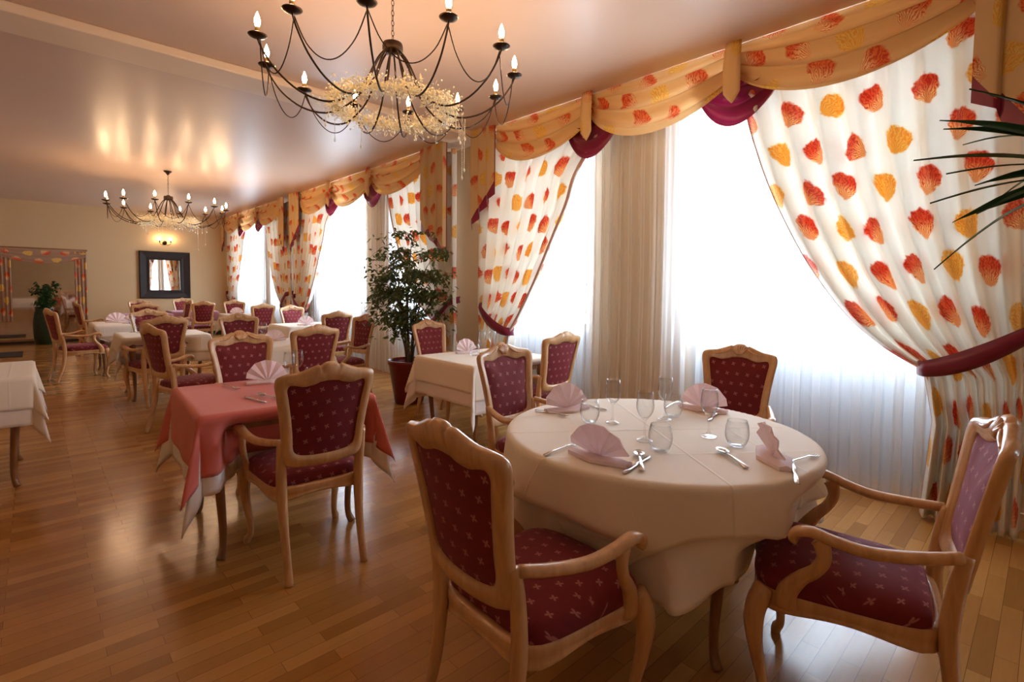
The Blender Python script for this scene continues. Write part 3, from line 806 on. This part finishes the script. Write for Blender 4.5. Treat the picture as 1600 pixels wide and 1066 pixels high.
def put(kind, x, y, deg, label, cat, group, z=None):
    if kind not in protos:
        mbf = {'wine_glass': wineglass_mb, 'water_tumbler': tumbler_mb}.get(kind, lambda: cutlery(kind))()
        o = part(kind, mbf, 'glass' if 'glass' in kind or 'tumbler' in kind else 'steel'); protos[kind] = o
        if kind == 'spoon': o.modifiers.new('s', 'SOLIDIFY').thickness = .0015
    else: o = protos[kind].copy(); COL.objects.link(o)
    o.location = (x, y, TT + .001 if z is None else z); o.rotation_euler = (0, 0, rad(deg)); tag(o, label, cat, group)
    return o
G1, G2, G3 = 'stemmed wine glasses', 'stemless water tumblers', 'steel cutlery'
put_napkin(1.47, 1.10, 95, 'fan napkin at the near left of the round table, beside the foreground chair', 1.12)
put_napkin(1.96, 1.67, -18, 'fan napkin at the far left of the round table, before the mauve-lit chair', 1.12)
put_napkin(2.50, 1.21, -80, 'fan napkin at the back of the round table, before the window chair', 1.1)
put_napkin(1.95, .68, 38, 'salmon-toned fan napkin at the right side of the round table', 1.12)
put('wine_glass', 1.924, 1.362, 0, 'wine glass at back left of the round table, leftmost of four', 'wine glass', G1)
put('wine_glass', 1.794, 1.112, 40, 'wine glass nearest the camera on the round table, above the near napkin', 'wine glass', G1)
put('wine_glass', 2.162, 1.233, 80, 'wine glass farthest back on the round table, third from left', 'wine glass', G1)
put('wine_glass', 2.055, .967, 120, 'wine glass in front of the back napkin, rightmost of four on the round table', 'wine glass', G1)
put('water_tumbler', 1.854, 1.44, 0, 'stemless tumbler beside the far left napkin on the round table', 'tumbler', G2)
put('water_tumbler', 1.725, 1.00, 0, 'stemless tumbler right of the near left napkin on the round table', 'tumbler', G2)
put('water_tumbler', 2.01, .83, 0, 'large round tumbler at right of the round table, before the salmon napkin', 'tumbler', G2)
put('water_tumbler', 2.25, 1.24, 0, 'tumbler at the back of the round table, behind the third wine glass', 'tumbler', G2)
def seg(kind, a, b, label):
    put(kind, (a[0] + b[0]) / 2, (a[1] + b[1]) / 2, math.degrees(math.atan2(b[1] - a[1], b[0] - a[0])), label, kind, G3)
seg('fork', (1.36, 1.255), (1.54, 1.265), 'fork left of the near napkin on the round table')
seg('knife', (1.41, .955), (1.64, .99), 'knife in front of the near napkin, pointing toward the tumbler')
seg('spoon', (1.47, .915), (1.66, 1.055), 'spoon crossing the knife at the near napkin')
seg('spoon', (1.80, .72), (1.89, .835), 'spoon before the large round tumbler')
seg('knife', (1.78, .54), (1.93, .60), 'knife in front of the salmon-toned napkin')
seg('fork', (1.95, .62), (2.11, .58), 'fork right of the salmon-toned napkin')
seg('fork', (1.83, 1.75), (1.85, 1.58), 'fork in front of the far left napkin')
seg('knife', (2.10, 1.54), (2.12, 1.72), 'knife right of the far left napkin')
seg('knife', (2.36, 1.10), (2.44, 1.12), 'knife in front of the back napkin')
seg('fork', (2.40, 1.36), (2.55, 1.38), 'fork left of the back napkin')
put_napkin(1.06, 3.39, 0, 'fan napkin at the far side of the pink table', 1.15)
put('wine_glass', 1.14, 3.22, 0, 'wine glass on the pink table before its far napkin, left one', 'wine glass', G1)
put('wine_glass', 1.22, 3.30, 0, 'wine glass on the pink table beside the near chair back, right one', 'wine glass', G1)
put('water_tumbler', 1.26, 3.18, 0, 'tumbler on the pink table beside the near chair crest', 'tumbler', G2)
seg('fork', (.82, 3.44), (.86, 3.27), 'fork left of the napkin on the pink table')
seg('knife', (.86, 2.82), (.83, 2.98), 'knife on the near side of the pink table')
seg('spoon', (.95, 2.84), (.90, 3.02), 'spoon on the near side of the pink table')
put_napkin(2.95, 3.76, 0, 'fan napkin on the white table beside the red planter', 1.1)
put('wine_glass', 3.03, 3.63, 0, 'left wine glass on the white table before the tied curtain', 'wine glass', G1)
put('wine_glass', 3.16, 3.63, 0, 'right wine glass on the white table before the tied curtain', 'wine glass', G1)
put('water_tumbler', 2.88, 3.55, 0, 'tumbler beside the fan napkin on the white table by the planter', 'tumbler', G2)
put_napkin(1.95, 5.95, 0, 'fan napkin on the table just behind the pink table')
put('wine_glass', 1.80, 5.85, 0, 'wine glass on the table just behind the pink table', 'wine glass', G1)
put_napkin(3.07, 7.95, 0, 'fan napkin on the table beneath the middle windows', 1.2)
put('wine_glass', 3.0, 7.8, 0, 'left wine glass on the table beneath the middle windows', 'wine glass', G1)
put('wine_glass', 3.25, 8.1, 0, 'right wine glass on the table beneath the middle windows', 'wine glass', G1)
put('wine_glass', .88, 7.9, 0, 'wine glass at the left edge of the small table at left centre', 'wine glass', G1)
put('water_tumbler', .93, 7.78, 0, 'tumbler at the left edge of the small table at left centre', 'tumbler', G2)
put_napkin(1.35, 7.8, 0, 'fan napkin on the small table at left centre')
put_napkin(.93, 10.1, 10, 'upright fan napkin on the far left table', 1.3)
put_napkin(1.1, 9.75, -10, 'second fan napkin on the far left table, nearer the camera', 1.2)
put('wine_glass', 1.28, 9.8, 0, 'wine glass on the far left table', 'wine glass', G1)
put_napkin(3.05, 11.6, 0, 'fan napkin on the table before the farthest window bay', 1.2)
put('wine_glass', 3.25, 11.7, 0, 'wine glass on the table before the farthest window bay', 'wine glass', G1)
put_napkin(2.80, 13.5, 0, 'fan napkin on the mauve table right of the framed mirror', 1.2)
put_napkin(1.7, 12.9, 0, 'fan napkin on the mauve table left of the framed mirror', 1.2)

# ------------------------------------------------------------------ chandeliers
def chandelier(cx, cy, zr, ztop, ph, label, R=.80, sc=1.0):
    t = thing('chandelier', label, 'chandelier', (cx, cy, zr), 0, 'iron candle chandeliers')
    t.scale = (sc, sc, sc); ztop = zr + (ztop - zr) / sc
    zh = .15
    m = MB(); m.lathe([(0, zh + .05), (.02, zh + .045), (.03, zh + .03), (.062, zh + .025), (.066, zh + .01), (.066, zh - .02), (.055, zh - .035), (.02, zh - .04), (0, zh - .04)], 24)
    part('hub', m, 'iron', t)
    # chain with oval links
    m = MB(); z = zh + .04; k = 0; top = ztop - zr - .03
    while z < top:
        a = 0 if k % 2 else PI / 2; pts = []
        for q in range(11):
            b = 2 * PI * q / 10; x = .009 * math.cos(b); pts.append((x * math.cos(a), x * math.sin(a), z + .019 + .019 * math.sin(b)))
        m.sweep(pts, [.0022] * 11, n=5, smooth=1); z += .032; k += 1
    part('chain', m, 'iron', t)
    m = MB(); zt = ztop - zr; m.lathe([(0, zt - .065), (.012, zt - .06), (.03, zt - .035), (.055, zt - .012), (.058, zt), (0, zt)], 24); part('canopy', m, 'iron', t)
    N = 12
    pan = MB(); pan.lathe([(0, -.012), (.02, -.012), (.045, -.002), (.052, .006), (.050, .008), (.02, -.004), (0, -.004)], 20)
    pan_me = pan.mesh('drip_pan', 'iron')
    cd = MB(); cd.lathe([(0, -.004), (.015, -.004), (.015, .045), (.013, .048), (0, .048)], 14); cd_me = cd.mesh('candle', 'candle')
    bl = MB(); bl.lathe([(0, .048), (.008, .05), (.013, .062), (.0165, .078), (.015, .095), (.009, .113), (.004, .126), (0, .135)], 12); bl_me = bl.mesh('bulb', 'bulb')
    for k in range(N):
        a = ph + 2 * PI * k / N; c, s = math.cos(a), math.sin(a)
        P = lambda r, z: (r * c, r * s, z)
        m = MB()
        m.sweep([P(.045, zh - .02), P(.10, zh - .09), P(.20, -.14), P(.32, -.245), P(.44, -.285), P(.58, -.255), P(.70, -.17), P(.775, -.07), P(R, -.012)],
                [.0062, .0062, .0062, .0062, .0062, .006, .0058, .0055, .006], n=7, smooth=4)
        part('arm', m, 'iron', t)
        for nm, me in (('drip_pan', pan_me), ('candle', cd_me), ('bulb', bl_me)):
            o = bpy.data.objects.new(nm, me); COL.objects.link(o); o.parent = t; o.location = (R * c, R * s, 0)
        a2 = a + 2 * PI / N; m = MB(); pts = []
        for q in range(9):
            u = q / 8; dip = 4 * u * (1 - u)
            x = R * .985 * (c * (1 - u) + math.cos(a2) * u); y = R * .985 * (s * (1 - u) + math.sin(a2) * u)
            pts.append((x, y, -.02 - .235 * dip ** .85))
        m.sweep(pts, [.0035] * 9, n=5, smooth=3); part('swag_wire', m, 'iron', t)
    # garland of pearl sprays round the arms
    rnd = random.Random(5); m = MB(); lf = MB()
    for k in range(1700):
        a = rnd.uniform(0, 2 * PI); rr = .37 + rnd.gauss(0, .038); z = -.235 + rnd.gauss(0, .034)
        x, y = rr * math.cos(a), rr * math.sin(a); r = rnd.uniform(.0035, .008)
        m.ball((x, y, z), r, 6, 4)
    for k in range(1500):
        a = rnd.uniform(0, 2 * PI); rr = .37 + rnd.gauss(0, .03); z = -.24 + rnd.gauss(0, .028); c0 = Vector((rr * math.cos(a), rr * math.sin(a), z))
        d = Vector((rnd.gauss(0, 1), rnd.gauss(0, 1), rnd.gauss(0, .8))).normalized(); e = d.cross(Vector((rnd.gauss(0, 1), rnd.gauss(0, 1), rnd.gauss(0, 1)))).normalized()
        L, W = rnd.uniform(.02, .045), rnd.uniform(.004, .009)
        p = [c0, c0 + d * L * .5 + e * W, c0 + d * L, c0 + d * L * .5 - e * W]
        lf.add(p, [(0, 1, 2, 3)])
    ring = [(.37 * math.cos(2 * PI * k / 24), .37 * math.sin(2 * PI * k / 24), -.245) for k in range(25)]
    m.sweep(ring, [.006] * 25, n=6, smooth=2)
    g = part('pearl_garland', m, 'pearl', t); g['kind'] = 'stuff'
    g = part('garland_leaves', lf, 'garland_leaf', t, False); g['kind'] = 'stuff'
    for k in range(26):
        a = rnd.uniform(0, 2 * PI); rr = .38 + rnd.gauss(0, .05); L = rnd.choice([.05, .07, .09, .12, .16])
        if k < 5: a = rad(-52 + 12 * k); L = [.12, .42, .14, .32, .1][k]; rr = .43 + .025 * k
        m = MB(); n = int(L / .011)
        for q in range(n): m.ball((rr * math.cos(a), rr * math.sin(a), -.26 - q * .011), .0042, 6, 4)
        m.ball((rr * math.cos(a), rr * math.sin(a), -.26 - n * .011 - .006), .009, 6, 4, 1.6)
        part('bead_strand', m, 'pearl' if k % 2 or k < 5 else 'crystal', t)
    return t
chandelier(1.575, 2.727, 2.649, H, rad(21), 'large black iron chandelier with twelve lit candle bulbs, nearest the camera', sc=.9)
chandelier(1.62, 9.9, 2.62, H, rad(9), 'smaller-looking iron chandelier hanging far back before the end wall', R=.82)

# ------------------------------------------------------------------ far wall furnishings
t = thing('framed_mirror', 'square wall mirror in a wide dark wooden frame on the far wall', 'mirror', (2.47, YB, 1.6))
rows = []
for (sx, sz) in ((-1, -1), (1, -1), (1, 1), (-1, 1), (-1, -1)):
    rows.append([(sx * w, d, sz * h_) for w, h_, d in ((.55, .60, -.002), (.55, .60, -.05), (.53, .58, -.065), (.40, .46, -.035), (.345, .40, -.045), (.33, .385, -.03), (.33, .385, -.002))])
m = MB(); m.grid(rows); part('mirror_frame', m, 'frame_dark', t, False)
m = MB(); m.box(-.34, .34, -.02, -.012, -.39, .39); g = part('mirror_glass', m, 'mirror', t, False); g.rotation_euler = (rad(-1.5), 0, rad(1.5)); g.location = (0, -.006, 0)
# sconce above it
t = thing('wall_sconce', 'small dark wall lamp with lit bulbs above the framed mirror', 'wall lamp', (2.47, YB, 2.42))
m = MB(); m.lathe([(0, 0), (.05, 0), (.05, .012), (.03, .03), (0, .035)], 16); 
m.v = [(x, -z, y) for x, y, z in m.v]; part('back_plate', m, 'iron', t)
for sg in (-1, 1):
    m = MB(); m.sweep([(0, -.03, 0), (sg * .05, -.09, -.05), (sg * .11, -.12, -.02), (sg * .12, -.12, .02)], [.006] * 4, n=6); part('sconce_arm', m, 'iron', t)
    m = MB(); m.lathe([(0, .015), (.03, .02), (.034, .03), (.012, .028), (.012, .07), (0, .07)], 14, (sg * .12, -.12, 0)); part('drip_pan', m, 'iron', t)
    m = MB(); m.lathe([(0, .07), (.012, .085), (.016, .10), (.008, .13), (0, .15)], 10, (sg * .12, -.12, 0)); part('bulb', m, 'bulb', t)
m = MB(); m.ball((0, -.08, .02), .045, 12, 8); part('finial', m, 'iron', t)
# large wall mirror draped with printed cloth
t = thing('wall_mirror', 'large unframed wall mirror draped with printed swags, left end of the far wall', 'mirror', (.15, YB, 0))
m = MB(); m.box(-.75, .76, -.02, -.004, .10, 2.12); part('mirror_glass', m, 'mirror_old', t, False)
m = MB(); m.box(-.77, .78, -.03, -.002, 2.12, 2.16); part('mirror_rail', m, 'leg', t, False)
m = MB(); m.box(-.77, .78, -.03, -.002, .05, .10); part('mirror_rail', m, 'leg', t, False)
m = MB(); rows, uvs = [], []
for i in range(13):
    tt = i / 12; r, q = [], []
    for j in range(41):
        s = j / 40; dep = .16 + .16 * 4 * s * (1 - s)
        r.append((-.75 + 1.5 * s, -.04 - .02 * math.sin(2 * PI * 3 * tt) - .03 * math.sin(PI * tt * .6), 2.13 - dep * tt)); q.append((s * 1.5, tt * .5))
    rows.append(r); uvs.append(q)
m.grid(rows, uvs); part('swag', m, 'mirrorcloth', t)
for x0, x1 in ((-.75, -.52), (.54, .76)):
    m = MB(); rows, uvs = [], []
    for i in range(17):
        z = 2.1 - 1.6 * i / 16
        rows.append([(x0 + (x1 - x0) * j / 24, -.045 - .018 * math.sin(2 * PI * 3.5 * j / 24), z) for j in range(25)]); uvs.append([(j / 24 * .5, z) for j in range(25)])
    m.grid(rows, uvs); part('drape', m, 'mirrorcloth', t)

# ------------------------------------------------------------------ plants
def leaves(mb, pts, L, W, rnd, droop=.6):
    for p in pts:
        a = rnd.uniform(0, 2 * PI); d = Vector((math.cos(a), math.sin(a), -droop + rnd.uniform(-.5, .6))).normalized()
        up = Vector((rnd.gauss(0, .5), rnd.gauss(0, .5), 1)); s = d.cross(up).normalized(); l = L * rnd.uniform(.7, 1.25); w = W * rnd.uniform(.8, 1.2); nn = s.cross(d) * l * .07
        q = Vector(p)
        mb.add([q, q + d * l * .3 + s * w * .85 + nn, q + d * l * .65 + s * w * .75, q + d * l, q + d * l * .65 - s * w * .75, q + d * l * .3 - s * w * .85 + nn, q + d * l * .5 - nn * .3],
               [(0, 1, 6, 5), (1, 2, 6), (5, 6, 4), (2, 3, 4, 6)])
rnd = random.Random(11)
t = thing('potted_ficus', 'tall leafy indoor tree in a dark red planter by the window wall', 'potted plant', (3.22, 5.2, 0))
m = MB(); m.lathe([(0, 0), (.155, 0), (.17, .02), (.235, .45), (.25, .47), (.25, .51), (.235, .515), (.225, .47), (.215, .44), (0, .43)], 36); part('planter', m, 'potred', t)
m = MB(); m.lathe([(0, .455), (.10, .458), (.22, .45)], 24); part('soil', m, 'soil', t)
m = MB(); tips = []
for k in range(9):
    a = 2 * PI * k / 9 + .3; b = rnd.uniform(.02, .05); L = rnd.uniform(1.0, 1.5)
    pts = [(b * math.cos(a), b * math.sin(a), .45)]
    for q in range(1, 6):
        r = b + .30 * (q / 5) ** 1.5 * rnd.uniform(.5, 1.2); pts.append((r * math.cos(a + .1 * q), r * math.sin(a + .1 * q), .45 + L * q / 5))
    m.sweep(pts, [.012, .010, .009, .007, .005, .003], n=6, smooth=3); tips += pts[2:]
part('stem', m, 'bark', t)
m = MB(); tw = MB(); P = []
for k in range(230):
    b = Vector(rnd.choice(tips)); a = rnd.uniform(0, 2 * PI); el = rnd.uniform(-.35, .5); L = rnd.uniform(.15, .42)
    d = Vector((math.cos(a), math.sin(a), el)); e = b + d * L; e.z -= L * .45 * L
    r = math.hypot(e.x, e.y)
    if r > .54: e.x *= .54 / r; e.y *= .54 / r
    e.z = min(e.z, 2.08)
    tw.sweep([tuple(b), tuple((b + e) / 2 + Vector((0, 0, .04))), tuple(e)], [.003, .002, .0012], n=4, smooth=2)
    for q in range(13):
        u = rnd.uniform(.2, 1.05); p = b.lerp(e, u); p.z += .04 * math.sin(PI * min(u, 1)) ; P.append((p.x + rnd.gauss(0, .025), p.y + rnd.gauss(0, .025), p.z + rnd.gauss(0, .02)))
for k in range(16):   # long drooping twigs on the window-left side
    a = rnd.uniform(2.0, 3.9); b = Vector((.22 * math.cos(a), .22 * math.sin(a), rnd.uniform(1.2, 1.6))); e = b + Vector((.26 * math.cos(a), .26 * math.sin(a), -rnd.uniform(.25, .6)))
    tw.sweep([tuple(b), tuple((b + e) / 2 + Vector((0, 0, .08))), tuple(e)], [.003, .002, .0012], n=4, smooth=2)
    for q in range(14):
        u = rnd.uniform(0, 1.05); p = b.lerp(e, u); p.z += .08 * math.sin(PI * min(u, 1)); P.append((p.x + rnd.gauss(0, .03), p.y + rnd.gauss(0, .03), p.z))
leaves(m, P, .07, .017, rnd)
part('twigs', tw, 'bark', t)
part('foliage', m, 'ficus', t, False)
t = thing('potted_palm', 'palm with long narrow pointed leaves reaching in from the right edge', 'potted plant', (3.02, -.2, 0))
m = MB(); m.lathe([(0, 0), (.15, 0), (.19, .35), (.2, .36), (.18, .36), (.17, .32), (0, .31)], 24); part('planter', m, 'potgreen', t)
m = MB(); m.sweep([(0, 0, .3), (.02, .0, .8), (0, .01, 1.3), (0, 0, 1.82)], [.035, .03, .028, .025], n=10); part('trunk', m, 'bark', t)
tips = [(2.41, .38, 1.87), (2.48, .32, 2.02), (2.57, .25, 2.14), (2.45, .33, 1.71), (2.51, .27, 1.64), (2.5, .31, 1.99), (2.55, .30, 1.83), (2.66, .20, 2.13), (2.60, .17, 1.70), (2.58, .22, 1.78), (2.47, .20, 1.66)]
for k in range(12): a = -2.0 + 3.4 * k / 11; tips.append((3.02 + .6 * math.cos(a), -.2 + .6 * math.sin(a), 1.8 + .35 * math.sin(k * 2.1)))
for k, tp in enumerate(tips):
    b = Vector((0, 0, 1.80 + .02 * (k % 3))); e = Vector((tp[0] - 3.02, tp[1] + .2, tp[2])); d = e - b; sd = d.cross(Vector((0, 0, 1))).normalized(); up_ = sd.cross(d).normalized(); tw_ = .55 + .5 * math.sin(k * 1.7); wd = (sd * math.cos(tw_) + up_ * math.sin(tw_)).normalized(); fo_ = wd.cross(d).normalized() * .005; rows = []
    for q in range(13):
        u = q / 12; w = .030 * (math.sin(PI * (u * .88 + .08)) ** .6) * (1 - u ** 5); c_ = b + d * u + Vector((0, 0, .10 * math.sin(PI * u) * (.5 if k < 11 else 1)))
        rows.append([tuple(c_ + wd * w + fo_), tuple(c_), tuple(c_ - wd * w + fo_)])
    m = MB(); m.grid(rows); part('leaf', m, 'palm', t, solid=.001)
t = thing('urn_plant', 'bushy green plant in a dark green urn before the large wall mirror', 'potted plant', (.14, 15.3, 0)); t.scale = (.74, .74, .92)
m = MB(); m.lathe([(0, 0), (.20, 0), (.23, .05), (.26, .25), (.27, .5), (.24, .72), (.20, .82), (.22, .87), (.20, .87), (.17, .82), (0, .80)], 30); part('urn', m, 'potgreen', t)
m = MB(); P = []
for k in range(46):
    a = rnd.uniform(0, 2 * PI); R_ = rnd.uniform(.15, .42); zt_ = rnd.uniform(.95, 1.5)
    for q in range(16):
        u = q / 15; P.append((R_ * u * math.cos(a) , R_ * u * math.sin(a) , .82 + (zt_ - .82) * math.sin(u * 2.1) / .95))
P = [p if p[1] < .4 else (p[0], .4, p[2]) for p in P]
leaves(m, P, .10, .018, rnd); part('foliage', m, 'palm', t, False)
m = MB(); m.box(-.95, -.2, 13.0, 13.9, 0.0, .012); tag(part('floor_mat', m, 'mat', None, False), 'dark mat on the floor before the large wall mirror', 'floor mat')

# ------------------------------------------------------------------ light
w = bpy.data.worlds.new('sky'); S.world = w; w.use_nodes = True; nt = w.node_tree; nt.nodes.clear()
bg = nt.nodes.new('ShaderNodeBackground'); out = nt.nodes.new('ShaderNodeOutputWorld')
bg.inputs[0].default_value = (.74, .86, 1.0, 1); bg.inputs[1].default_value = 13.0; nt.links.new(bg.outputs[0], out.inputs[0])
for i, (a, b) in enumerate(ALLW):
    L = bpy.data.lights.new('window_portal', 'AREA'); L.shape = 'RECTANGLE'; L.size = ZT - ZS; L.size_y = b - a; L.cycles.is_portal = True
    o = bpy.data.objects.new('window_portal', L); COL.objects.link(o); o.location = (XW + .31, (a + b) / 2, (ZS + ZT) / 2)
    o.rotation_euler = (0, rad(90), 0)

# ------------------------------------------------------------------ camera
cam = bpy.data.cameras.new('camera'); co = bpy.data.objects.new('camera', cam); COL.objects.link(co)
Rm = Matrix(((0.7289254092, 0.0267417532, -0.6840706297), (-0.6844998902, 0.0449604486, -0.7276252184), (0.0112981484, 0.9986307810, 0.0510775405)))
co.matrix_world = Matrix.Translation((0, 0, 1.38)) @ Rm.to_4x4()
cam.sensor_width = 36; cam.lens = 793 / 1600 * 36; cam.shift_y = -43 / 1600; cam.clip_start = .05
S.camera = co
S.view_settings.view_transform = 'Standard'; S.view_settings.look = 'None'; S.view_settings.gamma = 1; S.view_settings.exposure = 0.82
S.view_settings.use_curve_mapping = False
cy = S.cycles
cy.use_denoising = True; cy.max_bounces = 9; cy.diffuse_bounces = 6; cy.glossy_bounces = 4; cy.transmission_bounces = 4; cy.transparent_max_bounces = 16
cy.sample_clamp_indirect = 6; cy.caustics_reflective = False; cy.caustics_refractive = False
